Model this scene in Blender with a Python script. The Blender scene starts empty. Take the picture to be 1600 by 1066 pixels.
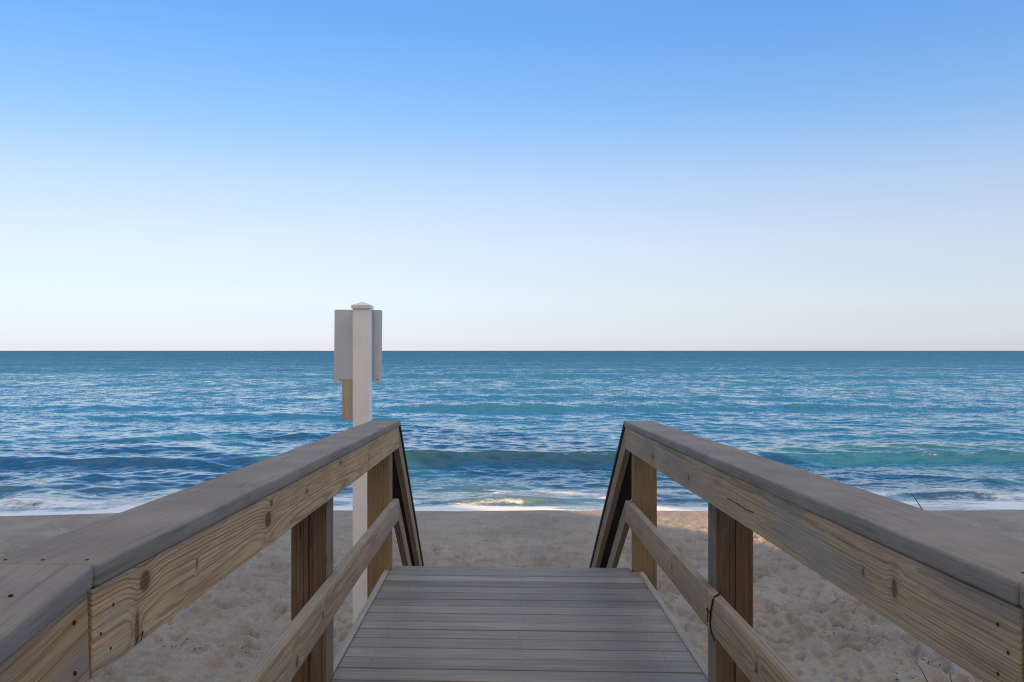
import bpy, bmesh, math, random
import numpy as np
from mathutils import Vector, Matrix
R = math.radians
SC = bpy.context.scene
COL = SC.collection
random.seed(4)

# ------------------------------------------------------------------ camera
CAMZ = 3.3                       # eye height above still water
F = 1380.72                      # focal length in pixels of the 1600 px wide photo
cam = bpy.data.cameras.new("camera")
cam_o = bpy.data.objects.new("camera", cam)
COL.objects.link(cam_o)
cam.sensor_width = 36
cam.lens = 36 * F / 1600
cam.shift_y = 15.0 / 1600
cam.clip_start = 0.05
cam.clip_end = 60000
cam_o.location = (0, 0, CAMZ)
cam_o.rotation_euler = (R(90), 0, 0)
SC.camera = cam_o

# ------------------------------------------------------------------ sky and sun
SUN_EL, SUN_AZ = 19.0, 138.0
w = bpy.data.worlds.new("World")
SC.world = w
w.use_nodes = True
nt = w.node_tree
bg = nt.nodes['Background']
sky = nt.nodes.new('ShaderNodeTexSky')
sky.sky_type = 'NISHITA'
sky.sun_disc = False
sky.sun_elevation = R(SUN_EL)
sky.sun_rotation = R(SUN_AZ)
sky.air_density, sky.dust_density, sky.ozone_density = 1.0, 0.0, 3.0
# clear-day tint by elevation (same all round); unseen overhead part boosted as fill light
tc = nt.nodes.new('ShaderNodeTexCoord')
sx = nt.nodes.new('ShaderNodeSeparateXYZ')
nt.links.new(tc.outputs['Generated'], sx.inputs[0])
ramp = nt.nodes.new('ShaderNodeValToRGB')
nt.links.new(sx.outputs['Z'], ramp.inputs[0])
cr = ramp.color_ramp
cr.interpolation = 'CARDINAL'
stops = [(z, tuple(v / 6 for v in c)) for z, c in [(0.0, (0.41, 0.444, 0.739)), (0.012, (0.441, 0.471, 0.739)), (0.049, (0.605, 0.539, 0.658)), (0.106, (0.841, 0.656, 0.655)), (0.177, (0.959, 0.763, 0.733)), (0.242, (0.771, 0.788, 0.84)), (0.309, (0.653, 0.791, 0.933)), (0.367, (0.614, 0.804, 1.018)),
         (.58, (.85, .95, 1.1)), (.76, (5.2, 3.1, 1.65)), (1.0, (5.2, 3.1, 1.65))]]
while len(cr.elements) < len(stops):
    cr.elements.new(.5)
for e, (p, c) in zip(cr.elements, stops):
    e.position = p
    e.color = (*c, 1)
den = nt.nodes.new('ShaderNodeMath'); den.operation = 'MULTIPLY_ADD'
nt.links.new(sx.outputs['X'], den.inputs[0]); den.inputs[1].default_value = -.28; den.inputs[2].default_value = 1.0
mulx = nt.nodes.new('ShaderNodeMath'); mulx.operation = 'DIVIDE'
mulx.inputs[0].default_value = 6.0
nt.links.new(den.outputs[0], mulx.inputs[1])
mx = nt.nodes.new('ShaderNodeVectorMath'); mx.operation = 'MULTIPLY'
nt.links.new(sky.outputs[0], mx.inputs[0]); nt.links.new(ramp.outputs[0], mx.inputs[1])
sc_ = nt.nodes.new('ShaderNodeVectorMath'); sc_.operation = 'SCALE'
nt.links.new(mx.outputs[0], sc_.inputs[0]); nt.links.new(mulx.outputs[0], sc_.inputs['Scale'])
# sky half behind the camera, round the low sun: warm fill added
sel = nt.nodes.new('ShaderNodeMapRange'); sel.interpolation_type = 'SMOOTHSTEP'
nt.links.new(sx.outputs['Y'], sel.inputs['Value'])
sel.inputs['From Min'].default_value = .25; sel.inputs['From Max'].default_value = -.45
warm = nt.nodes.new('ShaderNodeMix'); warm.data_type = 'RGBA'
nt.links.new(sel.outputs[0], warm.inputs[0])
warm.inputs[6].default_value = (1, 1, 1, 1); warm.inputs[7].default_value = (2.3, 1.5, .95, 1)
wm = nt.nodes.new('ShaderNodeVectorMath'); wm.operation = 'MULTIPLY'
nt.links.new(sc_.outputs[0], wm.inputs[0]); nt.links.new(warm.outputs[2], wm.inputs[1])
nt.links.new(wm.outputs[0], bg.inputs[0])
bg.inputs[1].default_value = 0.12
sun = bpy.data.lights.new("sun", 'SUN')
sun.energy = 5.0
sun.angle = R(.5)
sun.color = (1.0, .55, .22)
sun_o = bpy.data.objects.new("sun", sun)
COL.objects.link(sun_o)
SDIR = Vector((math.sin(R(SUN_AZ)) * math.cos(R(SUN_EL)), math.cos(R(SUN_AZ)) * math.cos(R(SUN_EL)), math.sin(R(SUN_EL))))
sun_o.rotation_euler = SDIR.to_track_quat('Z', 'Y').to_euler()
SC.view_settings.view_transform = 'Standard'
SC.view_settings.look = 'None'
SC.view_settings.gamma = 1
SC.view_settings.exposure = 0.85
try:
    SC.cycles.max_bounces = 6
    SC.cycles.use_denoising = True
    SC.cycles.use_adaptive_sampling = False
    SC.cycles.pixel_filter_type = 'BLACKMAN_HARRIS'
    SC.cycles.filter_width = 1.15
except Exception:
    pass

# ------------------------------------------------------------------ node helpers
class NT:
    """small node-building helper for one material"""
    def __init__(s, name):
        s.m = bpy.data.materials.new(name)
        s.m.use_nodes = True
        s.t = s.m.node_tree
        s.bsdf = s.t.nodes['Principled BSDF']
    def n(s, typ, **k):
        o = s.t.nodes.new(typ)
        for a, v in k.items():
            setattr(o, a, v)
        return o
    def link(s, a, b):
        if isinstance(a, (int, float)):
            b.default_value = a
        elif isinstance(a, tuple):
            b.default_value = a if len(a) == len(b.default_value) else (*a, 1)
        else:
            s.t.links.new(a, b)
    def math(s, op, a, b=0.0, c=0.0, clamp=False):
        o = s.n('ShaderNodeMath', operation=op, use_clamp=clamp)
        s.link(a, o.inputs[0]); s.link(b, o.inputs[1]); s.link(c, o.inputs[2])
        return o.outputs[0]
    def vmath(s, op, a, b=(0, 0, 0)):
        o = s.n('ShaderNodeVectorMath', operation=op)
        s.link(a, o.inputs[0]); s.link(b, o.inputs[1])
        return o.outputs[0]
    def comb(s, x, y, z):
        o = s.n('ShaderNodeCombineXYZ')
        s.link(x, o.inputs[0]); s.link(y, o.inputs[1]); s.link(z, o.inputs[2])
        return o.outputs[0]
    def sep(s, v):
        o = s.n('ShaderNodeSeparateXYZ'); s.link(v, o.inputs[0])
        return o.outputs[0], o.outputs[1], o.outputs[2]
    def noise(s, v, scale, detail=2.0, rough=.5, dist=0.0, color=False):
        o = s.n('ShaderNodeTexNoise'); o.noise_dimensions = '3D'
        s.link(v, o.inputs['Vector']); s.link(scale, o.inputs['Scale'])
        s.link(detail, o.inputs['Detail']); s.link(rough, o.inputs['Roughness']); s.link(dist, o.inputs['Distortion'])
        return o.outputs['Color' if color else 'Fac']
    def step(s, v, a, b):
        o = s.n('ShaderNodeMapRange', interpolation_type='SMOOTHSTEP')
        s.link(v, o.inputs['Value']); s.link(a, o.inputs['From Min']); s.link(b, o.inputs['From Max'])
        return o.outputs[0]
    def mix(s, f, a, b):
        o = s.n('ShaderNodeMix', data_type='RGBA')
        s.link(f, o.inputs[0]); s.link(a, o.inputs[6]); s.link(b, o.inputs[7])
        return o.outputs[2]
    def ramp(s, v, stops):
        o = s.n('ShaderNodeValToRGB'); s.link(v, o.inputs[0])
        e = o.color_ramp.elements
        while len(e) < len(stops):
            e.new(.5)
        for q, (p, c) in zip(e, stops):
            q.position = p; q.color = (*c, 1)
        return o.outputs[0]
    def bump(s, h, strength, dist):
        o = s.n('ShaderNodeBump'); s.link(h, o.inputs['Height'])
        o.inputs['Strength'].default_value = strength; o.inputs['Distance'].default_value = dist
        s.link(o.outputs[0], s.bsdf.inputs['Normal'])
    def out(s, color, rough=.7, spec=.3):
        s.link(color, s.bsdf.inputs['Base Color']); s.link(rough, s.bsdf.inputs['Roughness'])
        s.bsdf.inputs['Specular IOR Level'].default_value = spec
        return s.m
    def local(s, seed=0.0, rnd=True):
        """object-space point, pushed apart from board to board"""
        c = s.n('ShaderNodeTexCoord').outputs['Object']
        if rnd:
            i = s.n('ShaderNodeObjectInfo').outputs['Random']
            off = s.vmath('SCALE', (13.1, 7.7, 5.3))
            o = off.node; s.link(i, o.inputs['Scale'])
            return c, s.vmath('ADD', s.vmath('ADD', c, off), (seed * 3.17, seed * 1.31, seed * 2.11)), i
        return c, s.vmath('ADD', c, (seed * 3.17, seed * 1.31, seed * 2.11)), None

def wood(name, light, dark, gray, gray_amt=.5, ring=.011, knots=(), seed=1.0, pith=(.07, 0.0), rnd=False, cracks=0.0,
         wob=.016, rough=.75, gray_top=0.6, splits=(), gray_side=0.0, scars=()):
    """sawn pine: growth rings cut by the board face, knots (x, z, rx, rz, swell), fibres, grey weathering"""
    N = NT(name)
    c, p, rid = N.local(seed, rnd)
    x, y, z = N.sep(c)
    px, py, pz = N.sep(p)
    wv = N.noise(N.comb(N.math('MULTIPLY', px, .42), N.math('MULTIPLY', py, 4), N.math('MULTIPLY', pz, 4)), 1.0, 2.0, .5, color=True)
    wr, wg, wb = N.sep(wv)
    zz = N.math('ADD', N.math('SUBTRACT', z, pith[1]), N.math('MULTIPLY', N.math('SUBTRACT', wr, .5), wob * 4))
    yy = N.math('ADD', N.math('SUBTRACT', y, pith[0]), N.math('MULTIPLY', N.math('SUBTRACT', wg, .5), wob * 3.5))
    r = N.math('SQRT', N.math('ADD', N.math('MULTIPLY', zz, zz), N.math('MULTIPLY', yy, yy)))
    core = 0.0
    halo = 0.0
    kring = 0.0
    for (kx, kz, rx, rz, sw) in knots:
        a = N.math('DIVIDE', N.math('SUBTRACT', x, kx), rx)
        b = N.math('DIVIDE', N.math('SUBTRACT', z, kz), rz)
        d2 = N.math('MULTIPLY', N.math('ADD', N.math('MULTIPLY', a, a), N.math('MULTIPLY', b, b)), N.math('MULTIPLY_ADD', wb, 1.6, .2))
        g = N.math('EXPONENT', N.math('MULTIPLY', d2, -.16))
        r = N.math('ADD', r, N.math('MULTIPLY', g, sw * .6))
        k = N.math('SUBTRACT', 1.0, N.step(d2, .45, 1.25))
        core = N.math('MAXIMUM', core, k)
        kring = N.math('ADD', kring, N.math('MULTIPLY', k, N.math('FRACT', N.math('MULTIPLY', N.math('SQRT', d2), 4.0))))
        halo = N.math('MAXIMUM', halo, N.math('EXPONENT', N.math('MULTIPLY', d2, -.35)))
    fine = N.noise(N.comb(N.math('MULTIPLY', px, 7), N.math('MULTIPLY', py, 260), N.math('MULTIPLY', pz, 260)), 1.0, 3.0, .6)
    med = N.noise(N.comb(N.math('MULTIPLY', px, 3), N.math('MULTIPLY', py, 60), N.math('MULTIPLY', pz, 60)), 1.0, 2.0, .55)
    t = N.math('ADD', N.math('DIVIDE', r, ring), N.math('MULTIPLY', N.math('SUBTRACT', med, .5), 1.1))
    fr = N.math('FRACT', t)
    late = N.math('MULTIPLY', N.step(fr, .50, .88), N.math('SUBTRACT', 1.0, N.step(fr, .94, 1.0)))
    ringid = N.math('FLOOR', t)
    wn = N.n('ShaderNodeTexWhiteNoise'); wn.noise_dimensions = '1D'; N.link(ringid, wn.inputs['W'])
    late = N.math('MULTIPLY', late, N.math('MULTIPLY_ADD', wn.outputs['Value'], .7, .22), clamp=True)
    hair = N.noise(N.comb(N.math('MULTIPLY', px, 1.6), N.math('MULTIPLY', py, 150), N.math('MULTIPLY', N.math('ADD', pz, N.math('MULTIPLY', r, .6)), 150)), 1.0, 2.0, .6)
    hair = N.step(hair, .56, .70)
    col = N.mix(late, light, dark)
    col = N.mix(N.math('MULTIPLY', N.step(fine, .35, .7), .4), col, tuple(v * .62 for v in dark))
    col = N.mix(N.math('MULTIPLY', hair, .3), col, tuple(v * .55 for v in dark))
    patch = N.noise(N.comb(N.math('MULTIPLY', px, 1.6), N.math('MULTIPLY', py, 9), N.math('MULTIPLY', pz, 9)), 1.0, 4.0, .6)
    geo = N.n('ShaderNodeTexCoord').outputs['Normal']
    _, ny, nz = N.sep(geo)
    up = N.step(nz, .4, .9)
    gm = N.math('MULTIPLY', N.step(patch, .62 - gray_amt * .35, .80 - gray_amt * .25), .85)
    gm = N.math('MAXIMUM', gm, N.math('MULTIPLY', up, gray_top))
    if gray_side:
        gm = N.math('MAXIMUM', gm, N.math('MULTIPLY', N.step(N.math('ABSOLUTE', ny), .6, .9), gray_side))
    gcol = N.mix(N.math('MULTIPLY_ADD', late, .45, N.math('MULTIPLY', N.math('SUBTRACT', fine, .4), .5), clamp=True), gray, tuple(v * .5 for v in gray))
    col = N.mix(gm, col, gcol)
    if knots:
        col = N.mix(N.math('MULTIPLY', halo, .45), col, (dark[0] * .8, dark[1] * .62, dark[2] * .5))
        ring2 = N.math('MULTIPLY_ADD', med, .7, .4, clamp=True)
        col = N.mix(N.math('MULTIPLY', core, ring2), col, N.mix(kring, (.12, .066, .034), (.040, .022, .013)))
    hgt = N.math('SUBTRACT', N.math('ADD', N.math('MULTIPLY', late, .7), N.math('MULTIPLY', fine, .5)), N.math('MULTIPLY', hair, .5))
    if cracks:
        cn = N.noise(N.comb(N.math('MULTIPLY', px, 1.1), N.math('MULTIPLY', py, 22), N.math('MULTIPLY', pz, 22)), 1.0, 2.0, .5)
        cm = N.math('SUBTRACT', 1.0, N.step(N.math('ABSOLUTE', N.math('SUBTRACT', cn, .5)), .0, .022 * cracks))
        gate = N.step(N.noise(N.comb(N.math('MULTIPLY', px, 1.5), N.math('MULTIPLY', py, 12), N.math('MULTIPLY', pz, 12)), 1.0, 1.0), .47, .56)
        cm = N.math('MULTIPLY', cm, gate)
        col = N.mix(N.math('MULTIPLY', cm, .9), col, (.012, .008, .006))
        hgt = N.math('SUBTRACT', hgt, N.math('MULTIPLY', cm, 3.0))
    for (s0, sw_, x0_, x1_) in splits:
        wv2 = N.noise(N.comb(N.math('MULTIPLY', px, 3.0), s0 * 50, 1.0), 1.0, 3.0, .6)
        dd = N.math('ABSOLUTE', N.math('SUBTRACT', N.math('SUBTRACT', y, s0), N.math('MULTIPLY', N.math('SUBTRACT', wv2, .5), .018)))
        wd_ = N.math('MULTIPLY', N.math('MULTIPLY', N.step(x, x0_, x0_ + .15), N.math('SUBTRACT', 1.0, N.step(x, x1_ - .15, x1_))), sw_)
        cm2 = N.math('SUBTRACT', 1.0, N.step(dd, N.math('MULTIPLY', wd_, .4), N.math('ADD', wd_, .0004)))
        col = N.mix(N.math('MULTIPLY', cm2, .95), col, (.010, .007, .006))
        hgt = N.math('SUBTRACT', hgt, N.math('MULTIPLY', cm2, 3.0))
    if scars:
        wob2 = N.math('MULTIPLY', N.math('SUBTRACT', N.noise(p, 60.0, 2.0), .5), .006)
        for (ax_, az_, bx_, bz_, wd) in scars:
            dx_, dz_ = bx_ - ax_, bz_ - az_
            ux, uz = N.math('SUBTRACT', x, ax_), N.math('SUBTRACT', N.math('ADD', z, wob2), az_)
            hh = N.math('DIVIDE', N.math('ADD', N.math('MULTIPLY', ux, dx_), N.math('MULTIPLY', uz, dz_)), dx_ * dx_ + dz_ * dz_, clamp=True)
            ex, ez = N.math('SUBTRACT', ux, N.math('MULTIPLY', hh, dx_)), N.math('SUBTRACT', uz, N.math('MULTIPLY', hh, dz_))
            ds = N.math('SQRT', N.math('ADD', N.math('MULTIPLY', N.math('MULTIPLY', ex, ex), .3), N.math('MULTIPLY', ez, ez)))
            cs_ = N.math('SUBTRACT', 1.0, N.step(ds, wd * .5, wd * 1.1))
            col = N.mix(N.math('MULTIPLY', cs_, .93), col, (.014, .010, .008))
            hgt = N.math('SUBTRACT', hgt, N.math('MULTIPLY', cs_, 2.0))
    big = N.noise(p, 3.0, 2.0)
    col2 = N.vmath('SCALE', col); N.link(N.math('MULTIPLY_ADD', big, .5, .75), col2.node.inputs['Scale'])
    N.bump(hgt, .55, .0022)
    return N.out(col2, N.math('MULTIPLY_ADD', fine, .15, rough - .05), .25)

TAN, TAND, GRAY = (.40, .285, .175), (.205, .115, .058), (.25, .225, .20)

# ------------------------------------------------------------------ object helpers
def tag(o, label, cat, group=None, kind=None):
    o['label'] = label; o['category'] = cat
    if group: o['group'] = group
    if kind: o['kind'] = kind
    return o

def empty(name, loc):
    o = bpy.data.objects.new(name, None)
    o.empty_display_size = .1
    o.location = loc
    COL.objects.link(o)
    return o

def link_mesh(name, me, mat, parent=None, mw=None):
    o = bpy.data.objects.new(name, me)
    me.materials.append(mat)
    COL.objects.link(o)
    if parent:
        o.parent = parent
    if mw is not None:
        off = Matrix.Translation(-parent.location) if parent else Matrix()
        o.matrix_basis = off @ mw
    return o

def hexa(name, corners, mat, parent, axis, bevel=.003, seg=2, up=Vector((0, 0, 1)), cuts=0, jitter=0.0):
    """solid from 8 world corners (start: 4 round the section, end: same 4); local x runs along axis"""
    ax = axis.normalized()
    ay = up.cross(ax).normalized()
    az = ax.cross(ay)
    org = corners[0]
    mw = Matrix((ax, ay, az)).transposed().to_4x4()
    cen = sum((Vector(q) for q in corners[:4]), Vector()) / 4
    mw.translation = cen
    inv = mw.inverted()
    bm = bmesh.new()
    vs = [bm.verts.new(inv @ Vector(q)) for q in corners]
    bm.faces.new([vs[i] for i in (3, 2, 1, 0)])
    bm.faces.new([vs[i] for i in (4, 5, 6, 7)])
    for i in range(4):
        j = (i + 1) % 4
        bm.faces.new([vs[i], vs[j], vs[4 + j], vs[4 + i]])
    bmesh.ops.recalc_face_normals(bm, faces=bm.faces)
    if bevel:
        bmesh.ops.bevel(bm, geom=list(bm.edges), offset=bevel, segments=seg, affect='EDGES', profile=.5, clamp_overlap=True)
    if cuts:
        es = [e for e in bm.edges if abs((e.verts[0].co - e.verts[1].co).normalized().x) > .97 and e.calc_length() > .3]
        bmesh.ops.subdivide_edges(bm, edges=es, cuts=cuts, use_grid_fill=True)
        if jitter:
            ph = random.uniform(0, 50)
            for v in bm.verts:
                t = v.co.x
                v.co.z += jitter * (math.sin(t * 2.3 + ph) + .5 * math.sin(t * 5.1 + ph * 2))
                v.co.y += jitter * (math.sin(t * 1.9 + ph * 3) + .5 * math.sin(t * 4.3 + ph))
    me = bpy.data.meshes.new(name)
    bm.to_mesh(me); bm.free()
    for f in me.polygons:
        f.use_smooth = seg > 2
    return link_mesh(name, me, mat, parent, mw)

def sweep(name, A, B, sect, mat, parent, bevel=.003, seg=2, cuts=0, jitter=0.0):
    """board between plumb-cut ends A and B; sect = four world offsets applied at both ends"""
    A, B = Vector(A), Vector(B)
    q = [A + Vector(s) for s in sect] + [B + Vector(s) for s in sect]
    return hexa(name, q, mat, parent, B - A, bevel, seg, cuts=cuts, jitter=jitter)

def boxo(name, x0, x1, y0, y1, z0, z1, mat, parent, axis='x', bevel=.003, seg=2):
    if axis == 'x':
        q = [(x0, y0, z0), (x0, y1, z0), (x0, y1, z1), (x0, y0, z1), (x1, y0, z0), (x1, y1, z0), (x1, y1, z1), (x1, y0, z1)]
        return hexa(name, [Vector(v) for v in q], mat, parent, Vector((1, 0, 0)), bevel, seg)
    if axis == 'y':
        q = [(x0, y0, z0), (x1, y0, z0), (x1, y0, z1), (x0, y0, z1), (x0, y1, z0), (x1, y1, z0), (x1, y1, z1), (x0, y1, z1)]
        return hexa(name, [Vector(v) for v in q], mat, parent, Vector((0, 1, 0)), bevel, seg)
    q = [(x0, y0, z0), (x1, y0, z0), (x1, y1, z0), (x0, y1, z0), (x0, y0, z1), (x1, y0, z1), (x1, y1, z1), (x0, y1, z1)]
    return hexa(name, [Vector(v) for v in q], mat, parent, Vector((0, 0, 1)), bevel, seg, up=Vector((0, 1, 0)))

# ------------------------------------------------------------------ numpy noise
def _hash(ix, iy, s):
    h = (ix.astype(np.int64) * 374761393 + iy.astype(np.int64) * 668265263 + s * 1442695041) & 0xffffffff
    h = ((h ^ (h >> 13)) * 1274126177) & 0xffffffff
    return ((h ^ (h >> 16)) & 0xffffff) / float(0xffffff)
def vnoise(x, y, s=0):
    ix, iy = np.floor(x), np.floor(y)
    fx, fy = x - ix, y - iy
    ux, uy = fx * fx * fx * (fx * (fx * 6 - 15) + 10), fy * fy * fy * (fy * (fy * 6 - 15) + 10)
    a, b = _hash(ix, iy, s), _hash(ix + 1, iy, s)
    c, d = _hash(ix, iy + 1, s), _hash(ix + 1, iy + 1, s)
    return (a + (b - a) * ux + (c - a) * uy + (a - b - c + d) * ux * uy) * 2 - 1
def fbm(x, y, s=0, o=4, g=.5):
    r, a = 0, 1.0
    for k in range(o):
        r = r + a * vnoise(x * 2 ** k + 17.3 * k, y * 2 ** k - 9.1 * k, s + k)
        a *= g
    return r
def sm(a, b, v):
    t = np.clip((v - a) / (b - a), 0, 1)
    return t * t * (3 - 2 * t)

def grid_mesh(name, X, Y, Z, attrs=None):
    nr, nc = X.shape
    me = bpy.data.meshes.new(name)
    co = np.stack([X, Y, Z], -1).reshape(-1, 3).astype(np.float32)
    me.vertices.add(len(co)); me.vertices.foreach_set('co', co.ravel())
    i = np.arange(nr * nc).reshape(nr, nc)
    q = np.stack([i[:-1, :-1], i[:-1, 1:], i[1:, 1:], i[1:, :-1]], -1).reshape(-1, 4).astype(np.int32)
    me.loops.add(q.size); me.loops.foreach_set('vertex_index', q.ravel())
    me.polygons.add(len(q)); me.polygons.foreach_set('loop_start', np.arange(0, q.size, 4, dtype=np.int32))
    me.polygons.foreach_set('use_smooth', np.ones(len(q), dtype=bool))
    me.update(calc_edges=True)
    for k, v in (attrs or {}).items():
        at = me.attributes.new(k, 'FLOAT', 'POINT')
        at.data.foreach_set('value', v.reshape(-1).astype(np.float32))
    return me

# ------------------------------------------------------------------ beach
def shore(x):
    return 17.75 + .05 * x + .35 * vnoise(x / 6.0, x * 0, 3) + .12 * vnoise(x / 1.7, x * 0, 5)

def sand_base(x, y):
    d = shore(x) - y
    z = np.where(d > 0, .30 * sm(-.1, 1.5, d) + .012 * np.clip(d, 0, 30), .1 * d)
    return z + .05 * fbm(x / 3.1, y / 2.3, 21, 3) * sm(.6, 3.0, d)

NC, NR = 1500, 960
u = np.linspace(-1, 1, NC)
yy = np.concatenate([np.linspace(-2, 6.9, 60)[:-1], np.linspace(6.9, 21.5, NR - 59)])
SX, SY = np.meshgrid(u, yy)
SX = SX * (3.5 + .55 * np.clip(SY, 0, 30))
SZ = sand_base(SX, SY)
rng = np.random.default_rng(7)
d_sh = shore(SX) - SY
dry = sm(.9, 2.4, d_sh) * (.22 + .78 * sm(2.6, 5.5, d_sh))
H = np.zeros_like(SZ)
# trampled prints: oblong hollows with a raised rim
dy = np.gradient(yy)
for k in range(14000):
    cx, cy = rng.uniform(-12, 12), rng.uniform(6.5, 17.6)
    if k > 10500:
        cy = rng.uniform(6.5, 11)
    a = rng.uniform(0, math.pi)
    L, W = (rng.uniform(.09, .16), rng.uniform(.05, .08)) if k % 3 == 0 else (rng.uniform(.035, .10), rng.uniform(.025, .05))
    dep = rng.uniform(.5, 1.15) * W
    if rng.random() < .35:
        L, W, dep = L * .5, W * .7, dep * .6
    r0 = np.searchsorted(yy, cy - .35); r1 = np.searchsorted(yy, cy + .35)
    hw = 3.5 + .55 * cy
    c0 = int(((cx - .35) / hw + 1) / 2 * (NC - 1)); c1 = int(((cx + .35) / hw + 1) / 2 * (NC - 1)) + 1
    c0, c1 = max(c0, 0), min(c1, NC)
    if c1 - c0 < 2 or r1 - r0 < 2:
        continue
    dx_, dy_ = SX[r0:r1, c0:c1] - cx, SY[r0:r1, c0:c1] - cy
    p_ = (dx_ * math.cos(a) + dy_ * math.sin(a)) / L
    q_ = (-dx_ * math.sin(a) + dy_ * math.cos(a)) / W
    rr = p_ * p_ + q_ * q_
    H[r0:r1, c0:c1] += -dep * np.exp(-rr * 1.1) + dep * .28 * np.exp(-(np.sqrt(rr) - 1.6) ** 2 * 3.5)
for k in range(9000):
    cx, cy = rng.uniform(-9, 10), rng.uniform(6.6, 15.5)
    W = rng.uniform(.018, .04); L = W * rng.uniform(1.0, 1.9); a = rng.uniform(0, math.pi); dep = rng.uniform(.35, .8) * W
    r0, r1 = np.searchsorted(yy, cy - .16), np.searchsorted(yy, cy + .16)
    hw = 3.5 + .55 * cy
    c0, c1 = max(int(((cx - .16) / hw + 1) / 2 * (NC - 1)), 0), min(int(((cx + .16) / hw + 1) / 2 * (NC - 1)) + 1, NC)
    if c1 - c0 < 2:
        continue
    dx_, dy_ = SX[r0:r1, c0:c1] - cx, SY[r0:r1, c0:c1] - cy
    H[r0:r1, c0:c1] -= dep * np.exp(-((dx_ * math.cos(a) + dy_ * math.sin(a)) / L) ** 2 - ((-dx_ * math.sin(a) + dy_ * math.cos(a)) / W) ** 2)
H += .017 * fbm(SX * 4.3, SY * 4.3, 40, 4, .62) + .02 * fbm(SX * 1.1, SY * 1.4, 47, 2)
SZ = SZ + H * dry + .004 * fbm(SX * 2, SY * 2, 60, 2) * (1 - dry)

def sand_z(x, y):
    j = int(np.clip(np.searchsorted(yy, y), 0, len(yy) - 1))
    i = int(np.clip((x / (3.5 + .55 * max(yy[j], 0)) + 1) / 2 * (NC - 1), 0, NC - 1))
    return float(SZ[j, i])

N = NT('sand')
pos = N.n('ShaderNodeNewGeometry').outputs['Position']
px, py, pz = N.sep(pos)
a = N.noise(pos, 1.1, 4.0, .6)
b = N.noise(pos, 14.0, 3.0, .6)
g = N.noise(pos, 420.0, 2.0, .7)
col = N.mix(N.step(a, .3, .7), (.312, .304, .300), (.225, .217, .212))
col = N.mix(N.math('MULTIPLY', N.step(b, .55, .75), .35), col, (.165, .15, .14))
col = N.mix(N.math('MULTIPLY', N.step(g, .62, .75), .4), col, (.20, .17, .15))
col = N.mix(N.math('MULTIPLY', N.step(g, .38, .28), .4), col, (.54, .49, .44))
sp_ = N.noise(pos, 55.0, 3.0, .65)
col = N.mix(N.math('MULTIPLY', N.step(sp_, .54, .70), .45), col, (.21, .185, .165))
col = N.mix(N.math('MULTIPLY', N.step(sp_, .44, .32), .4), col, (.52, .50, .48))
wet = N.n('ShaderNodeAttribute', attribute_name='wet').outputs['Fac']
col = N.mix(wet, col, (.15, .118, .095))
N.bump(N.math('ADD', N.math('MULTIPLY', b, 1.0), N.math('MULTIPLY', g, .5)), .8, .014)
sand_m = N.out(col, N.math('MULTIPLY_ADD', wet, -.5, .9), .25)
wetv = (1 - sm(.3, .75, d_sh + .25 * vnoise(SX / 1.3, SY / 1.3, 77)))
sand = link_mesh('sand', grid_mesh('sand', SX, SY, SZ, {'wet': wetv}), sand_m)
tag(sand, 'grey brown trampled beach sand covered in footprints', 'sand', kind='structure')
# dune ground behind, and seabed
GX, GY = np.meshgrid(np.linspace(-400, 400, 81), np.concatenate([np.linspace(-300, -1.5, 40)]))
gm = link_mesh('ground', grid_mesh('ground', GX, GY, .42 + 1.1 * sm(-2, -14, GY) + .2 * fbm(GX / 7, GY / 7, 90, 3) * sm(-2, -6, GY) - .25 * sm(-4, -1.5, GY)), sand_m)
tag(gm, 'sandy ground behind the dune', 'ground', kind='structure')
for s in (-1, 1):
    bx = np.linspace(4.0, 400, 60)
    BX, BY = np.meshgrid(bx, np.linspace(-2, 21, 30))
    BX = s * (BX + .55 * np.clip(BY, 0, 30) - 1.0)
    BZ = sand_base(BX, BY) - .02
    if s < 0:
        BX, BY, BZ = BX[:, ::-1], BY[:, ::-1], BZ[:, ::-1]
    o = link_mesh('sand_flat', grid_mesh('sand_flat', BX, BY, BZ, {'wet': (1 - sm(.35, .85, shore(BX) - BY))}), sand_m)
    tag(o, 'far stretch of beach sand to the ' + ('right' if s > 0 else 'left'), 'sand', kind='structure')

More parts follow.
